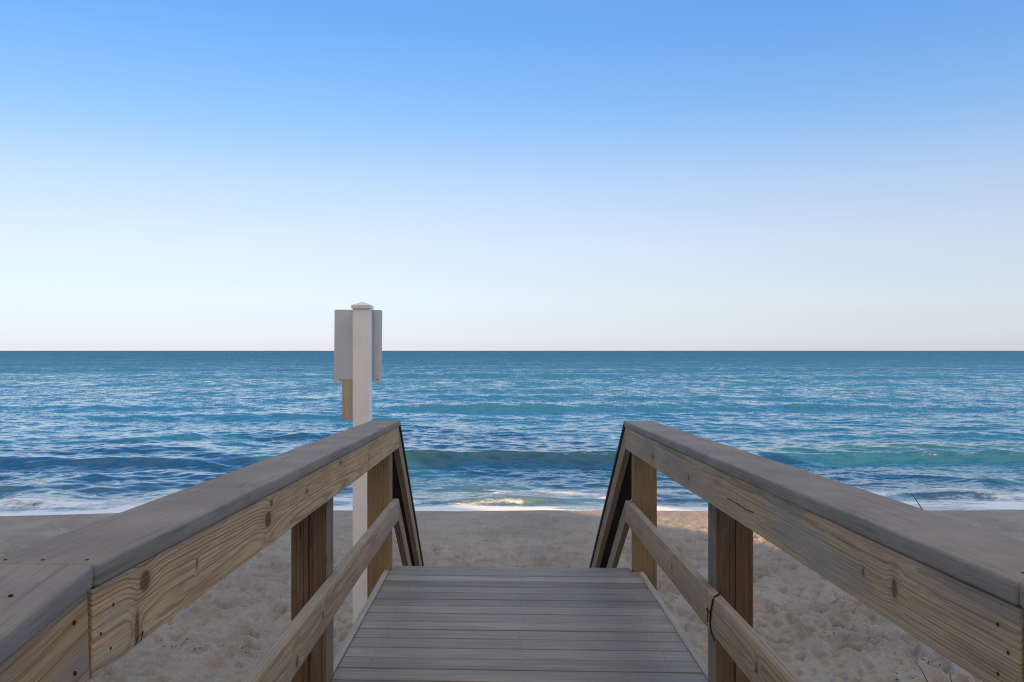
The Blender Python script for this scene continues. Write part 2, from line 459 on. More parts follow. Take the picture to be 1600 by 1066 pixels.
# ------------------------------------------------------------------ sea
QF = F * .64
vpx = np.concatenate([np.array([228.0, 214, 203]), np.linspace(194, 165, 150)[:-1], np.linspace(165, 2.0, 900), np.array([1.4, .9, .5, .25, .1])])
wy = QF * CAMZ / vpx
NCs = 1150
uu = np.linspace(-1, 1, NCs)
WX, WY = np.meshgrid(uu, wy)
WX = WX * (6 + .86 * WY)
rowd = np.abs(np.gradient(wy))[:, None] * np.ones((1, NCs))
cold = (6 + .86 * WY) * 2 / (NCs - 1)
d_off = WY - shore(WX)
Zw = np.zeros_like(WX)
foam = np.zeros_like(WX)
shoal = np.zeros_like(WX)
def swell(Y0, amp, wf, wb, sl=0.0, seed=0, vary=.6, lx=9.0, wander=1.0, foamy=0.0, trough=.35):
    global Zw, foam
    yc = Y0 + sl * WX + wander * vnoise(WX / lx, WX * 0 + seed, 200 + seed) + .35 * wander * vnoise(WX / (lx * .3), WX * 0 + seed, 230 + seed)
    am = amp * (1 - vary * .5 + vary * .5 * vnoise(WX / (lx * .8) + 3, WX * 0 + seed, 260 + seed) * 1.6)
    am = np.clip(am, 0, None)
    s = WY - yc
    e = np.where(s < 0, np.exp(-(s / wf) ** 2), np.exp(-(np.abs(s) / wb) ** 1.6))
    Zw += am * e - trough * am * np.exp(-((s + wf * 2.1) / (wf * 1.5)) ** 2)
    if foamy:
        m = sm(.35, .75, vnoise(WX / (lx * .45) + 11, WX * 0 + seed, 290 + seed) * .5 + .5)
        foam += foamy * m * np.exp(-((s + .1) / (.25 + .004 * Y0)) ** 2)
swell(19.4, .09, .24, 1.0, .05, 1, 1.1, 2.2, .4, .12)
swell(21.4, .08, .38, 1.2, .05, 2, 1.1, 2.6, .5, .2)
swell(23.6, .08, .45, 1.4, .03, 3, 1.1, 3.0, .6, .15)
swell(26.0, .31, .62, 2.6, .02, 4, .30, 13, .9, .35, .2)
swell(29.3, .13, .8, 2.2, .01, 5, 1.1, 8, 1.0, .0)
swell(33.5, .16, .9, 2.6, .0, 6, 1.1, 9, 1.2, .0)
swell(38.5, .16, 1.0, 3.0, .0, 7, 1.1, 11, 1.2, .0)
swell(44.0, .2, 1.2, 3.2, .0, 8, 1.1, 12, 1.4, .0)
swell(50.5, .30, 1.3, 4.5, .02, 9, .8, 16, 1.4, .25)
swell(60, .17, 1.6, 5, .0, 10, 1.0, 18, 2, .0)
swell(72, .20, 1.8, 6, .0, 11, 1.0, 22, 2.4, .0)
swell(88, .26, 2.2, 8, .0, 12, 1.0, 28, 3, .1)
swell(112, .32, 2.6, 10, .0, 13, 1.0, 36, 4, .22)
swell(150, .35, 3.5, 14, .0, 14, 1.0, 50, 5, .1)
swell(215, .6, 5, 22, .0, 15, 1.0, 70, 8, .0)
grow = sm(.1, 4, d_off)
rs = np.random.default_rng(11)
for k in range(72):
    lam = .34 * (6.5 / .34) ** (k / 71.0)
    th = rs.normal(0, .62)
    kk = 2 * math.pi / lam
    slope = .046 * (1.0 if lam < 1.0 else (lam / 1.0) ** -.8)
    ph = rs.uniform(0, 6.28)
    mod = .55 + .6 * vnoise(WX / (lam * 4) + k * 3.1, WY / (lam * 3) - k, 300 + k)
    fade = 1 - sm(.22, .5, np.maximum(rowd, cold) / lam)
    if lam < 1.0:
        fade = fade * (1 - sm(60, 90, WY))
    arg = kk * (math.sin(th) * WX + math.cos(th) * WY) + ph + 1.4 * vnoise(WX / (lam * 3.3), WY / (lam * 3.3), 400 + k)
    c = np.cos(arg)
    Zw += slope / kk * mod * fade * grow * (c + .25 * np.cos(2 * arg)) * (1 - .35 * np.exp(-((lam - .8) / .6) ** 2))
Zw = Zw * sm(-.3, 1.6, d_off)
# thin swash sheet running up the sand, lacy foam left by it
Zw += np.where(d_off < 1.2, .03 * (1 - sm(-.2, 1.2, d_off)), 0)
Zw -= .5 * sm(2.0, 6.0, -d_off)
fo = .5 + .5 * fbm(WX / 1.6, WY / .75, 500, 3)
swash = np.exp(-((d_off - .5) / .55) ** 2) * 1.0 + np.exp(-((d_off - 1.9) / 1.0) ** 2) * (.44 + .22 * vnoise(WX / 5, WY / 4, 520))
foam += swash * (.45 + .75 * fo)
foam += .32 * sm(-.1, .6, fbm(WX / 3.2, WY / .9, 530, 4)) * (1 - sm(2.0, 5.5, d_off)) + .22 * sm(.1, .5, fbm(WX / 3.5, WY / 1.2, 531, 3)) * (1 - sm(5, 10, d_off))
foam = np.clip(foam, 0, 1.4)

N = NT('sea_water')
pos = N.n('ShaderNodeNewGeometry').outputs['Position']
px, py, pz = N.sep(pos)
dist = N.math('LOGARITHM', N.math('MAXIMUM', py, 10.0), 10.0)
body = N.ramp(N.math('DIVIDE', dist, 3.2), [(.39, (.10, .17, .20)), (.425, (.014, .100, .190)), (.465, (.013, .105, .215)), (.52, (.012, .112, .255)),
                                           (.60, (.012, .122, .275)), (.70, (.010, .102, .265)), (.84, (.008, .082, .250)), (1.0, (.008, .078, .235))])
pa = N.noise(N.comb(N.math('MULTIPLY', px, .02), N.math('MULTIPLY', py, .05), 0.0), 1.0, 3.0, .6)
body = N.mix(N.math('MULTIPLY', N.step(pa, .50, .72), .5), body, (.016, .140, .235))
# green of light through thin crests, put into the body colour by height
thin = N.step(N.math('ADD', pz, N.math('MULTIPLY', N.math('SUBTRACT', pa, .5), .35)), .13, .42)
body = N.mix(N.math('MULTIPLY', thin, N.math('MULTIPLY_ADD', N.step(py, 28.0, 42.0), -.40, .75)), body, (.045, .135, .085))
fa = N.n('ShaderNodeAttribute', attribute_name='foam').outputs['Fac']
n1 = N.noise(N.comb(N.math('MULTIPLY', px, 1.3), N.math('MULTIPLY', py, 3.6), 0.0), 1.0, 6.0, .65, .6)
n2 = N.noise(N.comb(N.math('MULTIPLY', px, 7.0), N.math('MULTIPLY', py, 10.0), 3.0), 1.0, 4.0, .6, .8)
nn = N.math('ADD', N.math('MULTIPLY', n1, .6), N.math('MULTIPLY', n2, .4))
fm = N.step(N.math('ADD', N.math('MULTIPLY', fa, .55), nn), .72, 1.0)
col = N.mix(fm, body, (.72, .79, .90))
# ripple slopes finer than the mesh
r1 = N.noise(N.comb(N.math('MULTIPLY', px, .9), N.math('MULTIPLY', py, 1.6), 0.0), 1.4, 5.0, .62, color=True)
r2 = N.noise(N.comb(N.math('MULTIPLY', px, 4.0), N.math('MULTIPLY', py, 6.5), 5.0), 1.5, 4.0, .6, color=True)
a1, b1, _ = N.sep(r1)
a2, b2, _ = N.sep(r2)
far = N.step(dist, 1.45, 2.0)
amp = N.math('MULTIPLY_ADD', far, 1.2, .24)
calm = N.noise(N.comb(N.math('MULTIPLY', px, .03), N.math('MULTIPLY', py, .11), 9.0), 1.0, 3.0, .6)
amp = N.math('MULTIPLY', amp, N.math('MULTIPLY_ADD', N.step(calm, .32, .68), 1.0, .5))
sxx = N.math('MULTIPLY', N.math('ADD', N.math('SUBTRACT', a1, .5), N.math('SUBTRACT', a2, .5)), amp)
syy = N.math('MULTIPLY', N.math('ADD', N.math('SUBTRACT', b1, .5), N.math('SUBTRACT', b2, .5)), N.math('MULTIPLY', amp, 1.35))
grp = N.noise(N.comb(N.math('MULTIPLY', px, .30), N.math('MULTIPLY', py, .085), 2.0), 1.0, 7.0, .74)
syy = N.math('ADD', syy, N.math('MULTIPLY', far, N.math('MULTIPLY_ADD', N.math('SUBTRACT', grp, .5), 1.4, N.math('MULTIPLY_ADD', N.step(dist, 1.7, 2.6), -.42, -.12))))
gn = N.n('ShaderNodeNewGeometry').outputs['Normal']
nrm = N.vmath('NORMALIZE', N.vmath('ADD', gn, N.comb(sxx, syy, 0.0)))
N.link(nrm, N.bsdf.inputs['Normal'])
N.bsdf.inputs['IOR'].default_value = 1.33
water_m = N.out(col, N.math('MULTIPLY_ADD', fm, .6, .06), .5)
sea = link_mesh('sea', grid_mesh('sea', WX, WY, Zw, {'foam': foam}), water_m)
tag(sea, 'blue green sea with low breaking waves rolling to the beach', 'sea', kind='structure')

# ------------------------------------------------------------------ walkway geometry
S = -.0275
def deck_z(y): return CAMZ - 1.2293 + S * y
def xl(y): return -.6304 - .0182 * y
def xr(y): return .7298 - .0009 * y
HC, RT, CT, HM = .9329, .895, .038, .2866            # cap top, rail top, cap thickness, mid rail bottom (above the deck)
RH, RTK = .14, .038
YE = {-1: 5.7335, 1: 5.653}
YJ = {-1: 1.375, 1: 1.262}
def rx(side, y): return xl(y) if side < 0 else xr(y)
def rail_px(side, u_, v_):
    """point of the photo on the inner face of a rail -> (y, height above deck)"""
    t = (u_ - 800) / F
    y = (-.6304 / (t + .0182)) if side < 0 else (.7298 / (t + .0009))
    return y, CAMZ - (v_ - 548) / F * y - deck_z(y)
def knots_for(side, A, Bz, lst):
    """photo pixels -> knot list in a board's own x, z (board starts at y = A, section centre Bz above the deck)"""
    k = []
    for (u_, v_, rxx, rzz, sw) in lst:
        y, h = rail_px(side, u_, v_)
        k.append(((y - A) * math.sqrt(1 + S * S), h - Bz, rxx, rzz, sw))
    return k

def scars_for(side, A, Bz, lst):
    out = []
    for (u0, v0, u1, v1, wd) in lst:
        (ya, ha), (yb, hb) = rail_px(side, u0, v0), rail_px(side, u1, v1)
        out.append((ya - A, ha - Bz, yb - A, hb - Bz, wd))
    return out

def deck_mat():
    N = NT('deck_board_wood')
    c, p, rid = N.local(0.0, True)
    px, py, pz = N.sep(p)
    fine = N.noise(N.comb(N.math('MULTIPLY', px, 6), N.math('MULTIPLY', py, 190), N.math('MULTIPLY', pz, 190)), 1.0, 4.0, .65)
    med = N.noise(N.comb(N.math('MULTIPLY', px, 2.0), N.math('MULTIPLY', py, 38), N.math('MULTIPLY', pz, 38)), 1.0, 3.0, .6)
    blot = N.noise(N.comb(N.math('MULTIPLY', px, 3.0), N.math('MULTIPLY', py, 9), N.math('MULTIPLY', pz, 9)), 1.0, 4.0, .6)
    col = N.mix(N.step(med, .3, .7), (.176, .164, .155), (.25, .236, .224))
    col = N.mix(N.math('MULTIPLY', N.step(fine, .45, .66), .3), col, (.125, .108, .107))
    col = N.mix(N.math('MULTIPLY', N.step(blot, .56, .76), .5), col, (.30, .29, .28))
    sp = N.noise(N.comb(N.math('MULTIPLY', px, 14), N.math('MULTIPLY', py, 60), 0.0), 1.0, 2.0, .5)
    col = N.mix(N.math('MULTIPLY', N.step(sp, .70, .78), .5), col, (.42, .42, .43))
    v = N.vmath('SCALE', col); N.link(N.math('MULTIPLY_ADD', rid, .50, .70), v.node.inputs['Scale'])
    N.bump(N.math('ADD', fine, N.math('MULTIPLY', med, .6)), .5, .0016)
    return N.out(v, N.math('MULTIPLY_ADD', blot, -.25, .66), .3)
deck_m = deck_mat()
def cap_mat():
    N = NT('cap_board_wood')
    c, p, rid = N.local(0.0, True)
    px, py, pz = N.sep(p)
    fine = N.noise(N.comb(N.math('MULTIPLY', px, 5), N.math('MULTIPLY', py, 170), N.math('MULTIPLY', pz, 170)), 1.0, 4.0, .65)
    lines = N.noise(N.comb(N.math('MULTIPLY', px, 2.2), N.math('MULTIPLY', py, 62), N.math('MULTIPLY', pz, 62)), 1.0, 3.0, .6)
    blot = N.noise(p, 4.0, 4.0, .6)
    col = N.mix(N.step(blot, .3, .7), (.205, .186, .175), (.262, .242, .230))
    col = N.mix(N.math('MULTIPLY', N.step(lines, .57, .70), .5), col, (.105, .092, .087))
    col = N.mix(N.math('MULTIPLY', N.step(fine, .50, .72), .55), col, (.125, .11, .105))
    N.bump(N.math('SUBTRACT', N.math('MULTIPLY', fine, .5), lines), .8, .0022)
    return N.out(col, .72, .22)
cap_m = cap_mat()
trim_m = wood('trim_wood', (.31, .295, .285), (.2, .19, .18), (.33, .315, .31), .7, .02, seed=9, rnd=True, gray_top=.8)
frame_m = wood('frame_wood', (.26, .19, .12), (.14, .085, .05), (.2, .18, .16), .4, .012, seed=12, rnd=True)
post_m = wood('post_wood', (.165, .102, .062), (.10, .058, .033), (.22, .19, .165), .25, .010, seed=3.0, pith=(.02, .03), rnd=True, cracks=.5, wob=.012, gray_top=0,
              splits=((.002, .0028, -3, 3), (-.048, .0012, -.6, .35), (.035, .0010, -.2, .8), (-.02, .0007, -3, 3)), gray_side=.75)
post2_m = wood('far_post_wood', (.28, .195, .105), (.19, .122, .062), (.30, .25, .19), .1, .012, seed=5.2, pith=(.09, -.01), rnd=True, wob=.014, gray_top=0)
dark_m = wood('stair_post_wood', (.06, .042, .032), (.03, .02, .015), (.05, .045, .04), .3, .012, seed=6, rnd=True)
N = NT('screw_steel'); screw_m = N.out((.02, .017, .015), .6, .3)

def screw(parent, p, nrm, r=.0036):
    bm = bmesh.new()
    bmesh.ops.create_cone(bm, cap_ends=True, segments=12, radius1=r, radius2=r * .8, depth=.0024)
    me = bpy.data.meshes.new('screw'); bm.to_mesh(me); bm.free()
    mw = Vector(nrm).to_track_quat('Z', 'Y').to_matrix().to_4x4()
    mw.translation = p
    return link_mesh('screw', me, screw_m, parent, mw)

# ------------------------------------------------------------------ boardwalk (deck, trims, frame)
bw = empty('boardwalk', (0, 3.5, deck_z(3.5)))
tag(bw, 'grey weathered timber boardwalk deck leading down to the beach', 'boardwalk')
def seam_y(i, x): return 5.5678 - .1437 * i - .045 * (x + .55)
for i in range(0, 30):
    gap = .0078 + random.uniform(0, .003)
    last = i < 2
    x0, x1 = (-.755, .752) if i < 1 else (xl(4) - .0, xr(4) + .0)
    if i >= 1:
        ym = seam_y(i, 0)
        x0, x1 = -.667 - .0182 * ym, .790
    dz = random.uniform(-.0012, .0012)
    q = []
    tl = random.uniform(-.003, .003)
    for xx in (x0, x1):
        yb = seam_y(i, xx) + gap
        yf = seam_y(i - 1, xx) - (0 if i > 0 else .022)
        for (yq, hz) in ((yb, -.036), (yf, -.036), (yf, 0), (yb, 0)):
            q.append(Vector((xx, yq, deck_z(yq) + hz + dz)))
    if q[0].y < 1.35:
        continue
    hexa('deck_board', q, deck_m, bw, Vector((1, -.045, 0)), .0035, 2)
    if i < 14:
        ym = seam_y(i, 0) + .072
        for xs_ in (-.60, .05, .66):
            for o_ in (-.036, .036):
                yq = ym - .045 * xs_ + o_
                screw(bw, Vector((xs_ + random.uniform(-.014, .014), yq, deck_z(yq) + dz + .0002)), (0, 0, 1), .0024)
# edge trims, each in two lengths so that they stop at the posts
for side in (-1, 1):
    def te(y): return -.7117 - .0182 * y + .010 if side < 0 else .827 - .0009 * y - .002
    pf = 5.551 if side < 0 else 5.505
    for (ya, yb) in ((1.30, pf - .006),):
        A = Vector((te(ya), ya, deck_z(ya))); B = Vector((te(yb), yb, deck_z(yb)))
        inw = -side * .034
        sweep('edge_trim', A, B, [(0, 0, -.19), (inw, 0, -.19), (inw, 0, .006), (0, 0, .006)], trim_m, bw, .004, 2)
# joists and end beam below
for xj in (-.45, .05, .5):
    sweep('joist', (xj, 1.4, deck_z(1.4) - .05), (xj, 5.6, deck_z(5.6) - .05), [(-.02, 0, -.19), (.02, 0, -.19), (.02, 0, 0), (-.02, 0, 0)], frame_m, bw)
boxo('end_beam', -.755, .77, 5.63, 5.67, deck_z(5.6) - .24, deck_z(5.6) - .045, frame_m, bw, 'x')
# ramp behind the crest
RS = .105
for i in range(24):
    y0 = 1.36 - i * .1437 - .14
    y1 = y0 + .1395
    q = []
    for xx in (-.70, .79):
        for (yq, hz) in ((y0, -.036), (y1, -.036), (y1, 0), (y0, 0)):
            q.append(Vector((xx, yq - .045 * (xx + .55), deck_z(1.33) + RS * (yq - 1.36) + hz - .003)))
    hexa('deck_board', q, deck_m, bw, Vector((1, -.045, 0)), .0035, 2)

# ------------------------------------------------------------------ railings
ST = -.67
STAIR_DX = {-1: -.029, 1: -.0137}
YB = {-1: 8.15, 1: 8.05}

def railing(side):
    nm = 'left' if side < 0 else 'right'
    root = empty('railing', (rx(side, 3.5), 3.5, deck_z(3.5)))
    ye, yj = YE[side], YJ[side]
    o = side                                   # outward
    def P(y, h, dx=0.0): return Vector((rx(side, y) + dx * o, y, deck_z(y) + h))
    cen = RT - RH / 2
    if side < 0:
        kn = knots_for(-1, yj + .004, cen, [(226, 908, .026, .021, .022), (214, 985, .011, .040, .012), (308, 881, .006, .010, .007), (419, 812, .034, .022, .02),
                                            (424, 786, .016, .009, .012), (480, 768, .012, .009, .007), (532, 724, .02, .009, .012), (576, 716, .012, .026, .012)])
        rm = wood('left_rail_wood', (.55, .395, .24), (.27, .15, .075), (.30, .265, .23), .2, .0072, kn, 1.0, (.05, -.045), scars=scars_for(-1, yj + .004, cen, [(223, 988, 219, 1008, .003), (219, 1008, 209, 1023, .0035), (222, 988, 214, 998, .0015), (214, 998, 209, 1016, .0015)]), wob=.015)
    else:
        kn = knots_for(1, yj + .004, cen, [(1020, 714, .02, .016, .012), (1076, 747, .01, .014, .006), (1349, 894, .008, .010, .006), (1398, 920, .014, .022, .012),
                                           ])
        rm = wood('right_rail_wood', (.49, .37, .24), (.225, .138, .078), (.31, .285, .26), .52, .0062, kn, 2.3, (.07, .06), scars=scars_for(1, yj + .004, cen, [(1136, 779, 1152, 788, .002), (1152, 788, 1164, 796, .003), (1164, 796, 1176, 801, .0025), (1151, 770, 1151, 784, .0018)]), wob=.011)
    # top rail, inner face on the measured plane
    sec = [(0, 0, -RH), (o * RTK, 0, -RH), (o * RTK, 0, 0), (0, 0, 0)]
    sweep('top_rail', P(yj + .004, RT), P(ye, RT), sec, rm, root, .003, 2, cuts=24, jitter=.0008)
    # cap board, overhanging 8 mm inside
    cs = [(-o * .008, 0, 0), (o * .178, 0, 0), (o * .178, 0, CT), (-o * .008, 0, CT)]
    cap = sweep('cap_board', P(yj + .003, RT + .002), P(ye + .006, RT + .002), cs, cap_m, root, .0065, 4)
    # mid rail
    mm1 = wood(nm + '_mid_rail_wood', (.40, .31, .205), (.22, .145, .085), (.30, .27, .24), .45, .010,
               knots_for(side, 1.2, HM + RH / 2, [(504, 962, .012, .016, .014), (464, 1034, .02, .018, .02)] if side < 0 else [(1050, 885, .014, .02, .014), (1000, 832, .01, .014, .008)]),
               4.1 + side, (.07, .03), wob=.016, gray_top=.75)
    if side < 0:
        sweep('mid_rail', P(1.2, HM + RH), P(ye, HM + RH), sec, mm1, root, .005, 3, cuts=16, jitter=.0012)
    else:
        yb = 3.30
        mm2 = wood('right_near_mid_rail_wood', (.43, .325, .205), (.235, .15, .085), (.29, .262, .235), .3, .012,
                   knots_for(1, 1.2, HM + RH / 2, [(1182, 1045, .014, .018, .02)]), 8.7, (.055, .005), wob=.02, gray_top=.75)
        sweep('mid_rail', P(1.2, HM + RH + .002), P(yb - .0045, HM + RH + .001), sec, mm2, root, .007, 3, cuts=8, jitter=.001)
        kk = knots_for(1, yb, HM + RH / 2, [(1050, 885, .014, .02, .014), (1000, 832, .01, .014, .008)])
        mm3 = wood('right_far_mid_rail_wood', (.40, .31, .205), (.22, .145, .085), (.30, .27, .24), .5, .010, kk, 3.2, (.07, .02), wob=.016, gray_top=.75)
        sweep('mid_rail', P(yb, HM + RH), P(ye, HM + RH), sec, mm3, root, .005, 3, cuts=10, jitter=.001)
    # near lengths: the walk falls away behind the crest
    nr = P(yj - (.0015 if side < 0 else .0025), RT + .002)
    yn = -1.2
    far_ = Vector((nr.x + (.02 if side < 0 else -.02), yn, nr.z - (yj - yn) * (.125 if side < 0 else .10)))
    nmat = wood(nm + '_near_rail_wood', (.45, .31, .18), (.25, .14, .07), (.27, .25, .235), .62, .012, (), 6.4 + side, (.08, -.02), wob=.014)
    sn = [(0, 0, -RH), (o * RTK, 0, -RH), (o * RTK, 0, 0), (0, 0, 0)]
    A = far_; B = nr
    q = [A + Vector(s_) for s_ in sn] + [B + Vector(s_) for s_ in sn]
    if side < 0:                               # joint opens towards the top
        q[6].y -= .008; q[7].y -= .008
    hexa('top_rail', q, nmat, root, B - A, .003, 2)
    up = Vector((0, 0, .002))
    dj = .005 if side < 0 else .001
    q = [A + up + Vector(s_) for s_ in cs] + [B + up + Vector(s_) - Vector((0, dj - .006 if i in (1, 2) else dj, 0)) for i, s_ in enumerate(cs)]
    hexa('cap_board', q, cap_m, root, B - A, .0065, 4)
    nm_a = P(1.2 - .004, HM + RH)
    sweep('mid_rail', nm_a + Vector((0, -2.2, -.25)), nm_a, sec, nmat, root, .004, 2)
    # posts
    for (yp, pm) in ((3.4867 if side < 0 else 3.3123, post_m), (5.551 if side < 0 else 5.5044, post2_m), (1.02, post_m), (-.9, post_m)):
        xi = rx(side, yp) + o * .0385
        top = deck_z(max(yp, 1.3)) + RT - .001
        if yp < 1.3:
            top = nr.z - (yj - yp) * .13 - .01
        boxo('post', min(xi, xi + o * .14), max(xi, xi + o * .14), yp, yp + .14, sand_base(np.float64(xi), np.float64(yp)) - .5, top, pm, root, 'z', .004, 2)
    # stair rail running down to the beach
    dx = STAIR_DX[side]
    def Q(y, h0, dxo=0.0):
        t = y - ye
        return Vector((rx(side, ye) + dx * t + o * dxo, y, deck_z(ye) + h0 + ST * t))
    yb = YB[side]
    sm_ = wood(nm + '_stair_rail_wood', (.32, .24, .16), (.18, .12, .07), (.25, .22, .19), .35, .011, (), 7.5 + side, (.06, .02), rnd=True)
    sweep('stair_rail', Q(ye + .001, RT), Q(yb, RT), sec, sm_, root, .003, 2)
    sweep('stair_cap', Q(ye + .008, RT + .002), Q(yb + .1, RT + .002), [(-o * .008, 0, 0), (o * .178, 0, 0), (o * .178, 0, .046), (-o * .008, 0, .046)], shaded_cap_m, root, .006, 3)
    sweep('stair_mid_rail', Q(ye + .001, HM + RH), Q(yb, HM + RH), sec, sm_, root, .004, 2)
    yq = yb - .32
    xi = Q(yq, 0).x + o * .0385
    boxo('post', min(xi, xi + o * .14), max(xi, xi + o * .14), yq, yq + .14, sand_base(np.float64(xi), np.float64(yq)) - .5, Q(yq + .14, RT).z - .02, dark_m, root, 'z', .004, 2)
    # screws
    if side < 0:
        sc = [(176, 945), (156.5, 990.5), (172, 1013), (532, 708), (545, 752)]
        for (u_, v_) in sc:
            y, h = rail_px(-1, u_, v_); screw(root, P(y, h, -.0004), (1, 0, 0))
        for (u_, v_) in ((115.5, 973), (116.6, 1052)):
            y, h = rail_px(-1, u_, v_); p_ = P(y, h, -.0004); screw(root, p_ + Vector((.0008, 0, 0)), (1, 0, 0))
        cz = RT + .002 + CT
        for (dxx, yy_) in ((.02, yj + .03), (.09, yj + .03), (.15, yj + .03), (.03, 3.5), (.13, 3.6), (.03, 5.6), (.13, 5.6)):
            screw(root, P(yy_, cz, dxx), (0, 0, 1))
        for (dxx, b_) in ((.05, .13), (.12, .15)):
            t_ = Vector((nr.x + o * dxx, nr.y - b_, nr.z - b_ * .125 + .004 + CT)); screw(root, t_, (0, 0, 1))
    else:
        for (u_, v_) in ((1559.7, 975.6), (1576, 1020), (1560, 1053), (1010, 712), (1012, 690)):
            y, h = rail_px(1, u_, v_); screw(root, P(y, h, -.0004), (-1, 0, 0))
        cz = RT + .002 + CT
        for (dxx, yy_) in ((.03, yj + .05), (.13, yj + .06), (.03, 3.4), (.13, 3.45), (.03, 5.5), (.13, 5.5)):
            screw(root, P(yy_, cz, dxx), (0, 0, 1))
    return root

shaded_cap_m = wood('shaded_stair_cap_wood', (.020, .017, .016), (.012, .010, .009), (.05, .045, .045), .3, .012, seed=16, rnd=True)  # near-black colour carries the underside's shade, applied to the whole cap
tag(railing(-1), 'brown timber railing with wide grey cap beside the white sign post', 'railing', 'railings along the boardwalk')
tag(railing(1), 'brown timber railing with wide grey cap and split mid rail, nearest the sunlit sand', 'railing', 'railings along the boardwalk')

# cord tied round the joint of the right mid rail
N = NT('black_cord'); cord_m = N.out((.012, .011, .012), .7, .3)
def tube(bm, pts, r):
    rings = []
    for i, p_ in enumerate(pts):
        t_ = (pts[min(i + 1, len(pts) - 1)] - pts[max(i - 1, 0)]).normalized()
        a_ = t_.cross(Vector((.3, .2, .9))).normalized(); b_ = t_.cross(a_)
        rings.append([bm.verts.new(p_ + (a_ * math.cos(k * math.pi / 4) + b_ * math.sin(k * math.pi / 4)) * r) for k in range(8)])
    for i in range(len(rings) - 1):
        for k in range(8):
            bm.faces.new([rings[i][k], rings[i][(k + 1) % 8], rings[i + 1][(k + 1) % 8], rings[i + 1][k]])
    bm.faces.new(rings[0][::-1]); bm.faces.new(rings[-1])
def on_rail(u_, v_, off=.002):
    y, h = rail_px(1, u_, v_)
    return Vector((xr(y) - off, y, deck_z(y) + h))
bm = bmesh.new()
fr_ = [on_rail(1115, 937), on_rail(1113, 947), on_rail(1112, 958, .004), on_rail(1110.5, 968), on_rail(1110.5, 978), on_rail(1113, 990), on_rail(1117.5, 1001)]
y0_ = fr_[0].y
tp_ = deck_z(y0_) + HM + RH + .003
path = [Vector((xr(y0_) + .0375, y0_ + .05, tp_)), Vector((xr(y0_) + .02, y0_ + .022, tp_)), Vector((xr(y0_) + .004, y0_ + .004, tp_))] + fr_
tube(bm, path, .0032)
kp = fr_[2]
tube(bm, [kp + Vector((-.003, -.006, .001)), kp + Vector((-.004, .03, .0)), kp + Vector((-.003, .05, .002))], .004)
tube(bm, [kp + Vector((-.003, .028, 0)), kp + Vector((-.003, .034, -.02)), kp + Vector((-.003, .04, -.045))], .002)
me = bpy.data.meshes.new('cord'); bm.transform(Matrix.Translation(-fr_[2])); bm.to_mesh(me); bm.free()
cord = link_mesh('cord', me, cord_m); cord.location = fr_[2]
tag(cord, 'thin black cord tied round the joint of the right mid rail', 'cord')

# ------------------------------------------------------------------ stair
st = empty('staircase', (0, 5.75, deck_z(5.7)))
tag(st, 'timber stair going down from the deck end to the sand', 'staircase')
top_z = deck_z(5.7)
nst = 9
rise = (top_z - .42) / nst
run = rise / .67
for k in range(1, nst):
    y0 = 5.70 + (k - 1) * run
    boxo('stair_tread', -.74 - .01 * k, .70 - .006 * k, y0, y0 + run + .02, top_z - k * rise - .038, top_z - k * rise, deck_m, st, 'x')
for xs in (-.76, .712):
    A = Vector((xs, 5.70, top_z - .06)); B = Vector((xs - .04, 5.70 + run * nst, top_z - rise * nst - .06))
    sweep('stringer', A, B, [(0, 0, -.3), (.038, 0, -.3), (.038, 0, 0), (0, 0, 0)], frame_m, st)

# ------------------------------------------------------------------ sign post
YS = 7.6
def px_at(u_, v_, y): return Vector(((u_ - 800) / F * y, y, CAMZ - (v_ - 548) / F * y))
N = NT('white_vinyl')
c, p, rid = N.local(0.0, False)
g = N.noise(p, 6.0, 4.0, .6)
vinyl_m = N.out(N.mix(N.step(g, .4, .75), (.80, .79, .80), (.76, .75, .765)), .38, .5)
N = NT('sign_metal')
c, p, rid = N.local(0.0, False)
g = N.noise(N.vmath('MULTIPLY', p, (3, 3, 1)), 3.0, 5.0, .6)
sign_m = N.out(N.mix(N.step(g, .35, .7), (.57, .60, .645), (.60, .63, .665)), .42, .5)
N.bsdf.inputs['Metallic'].default_value = .0
tanb_m = wood('sign_board_wood', (.57, .475, .35), (.47, .38, .27), (.40, .36, .30), .3, .02, seed=21, pith=(.2, .0), gray_top=0)
N = NT('bolt_steel'); bolt_m = N.out((.22, .21, .20), .4, .5); N.bsdf.inputs['Metallic'].default_value = .8
px0 = px_at(551.0, 548, YS).x; px1 = px_at(577.5, 548, YS).x
wpost = px1 - px0
sp = empty('signpost', ((px0 + px1) / 2, YS + wpost / 2, sand_z((px0 + px1) / 2, YS + wpost / 2)))
tag(sp, 'tall white square post seen from behind its rectangular grey sign panel', 'signpost')
ztop = px_at(0, 480, YS).z
boxo('post', px0, px1, YS, YS + wpost, sp.location.z - .4, ztop, vinyl_m, sp, 'z', .006, 3)
bm = bmesh.new()
hw = wpost / 2 + .011
vs = []
for (r_, z_) in ((hw, 0), (hw, .028), (hw - .012, .034)):
    vs.append([bm.verts.new((sx_ * r_, sy_ * r_, z_)) for sx_, sy_ in ((-1, -1), (1, -1), (1, 1), (-1, 1))])
ap = bm.verts.new((0, 0, .062))
bm.faces.new(vs[0][::-1])
for a_, b_ in ((0, 1), (1, 2)):
    for i in range(4):
        j = (i + 1) % 4
        bm.faces.new([vs[a_][i], vs[a_][j], vs[b_][j], vs[b_][i]])
for i in range(4):
    bm.faces.new([vs[2][i], vs[2][(i + 1) % 4], ap])
bmesh.ops.bevel(bm, geom=list(bm.edges), offset=.001, segments=1, affect='EDGES')
me = bpy.data.meshes.new('post_cap'); bm.to_mesh(me); bm.free()
link_mesh('post_cap', me, vinyl_m, sp, Matrix.Translation((sp.location.x, sp.location.y, ztop - .012)))
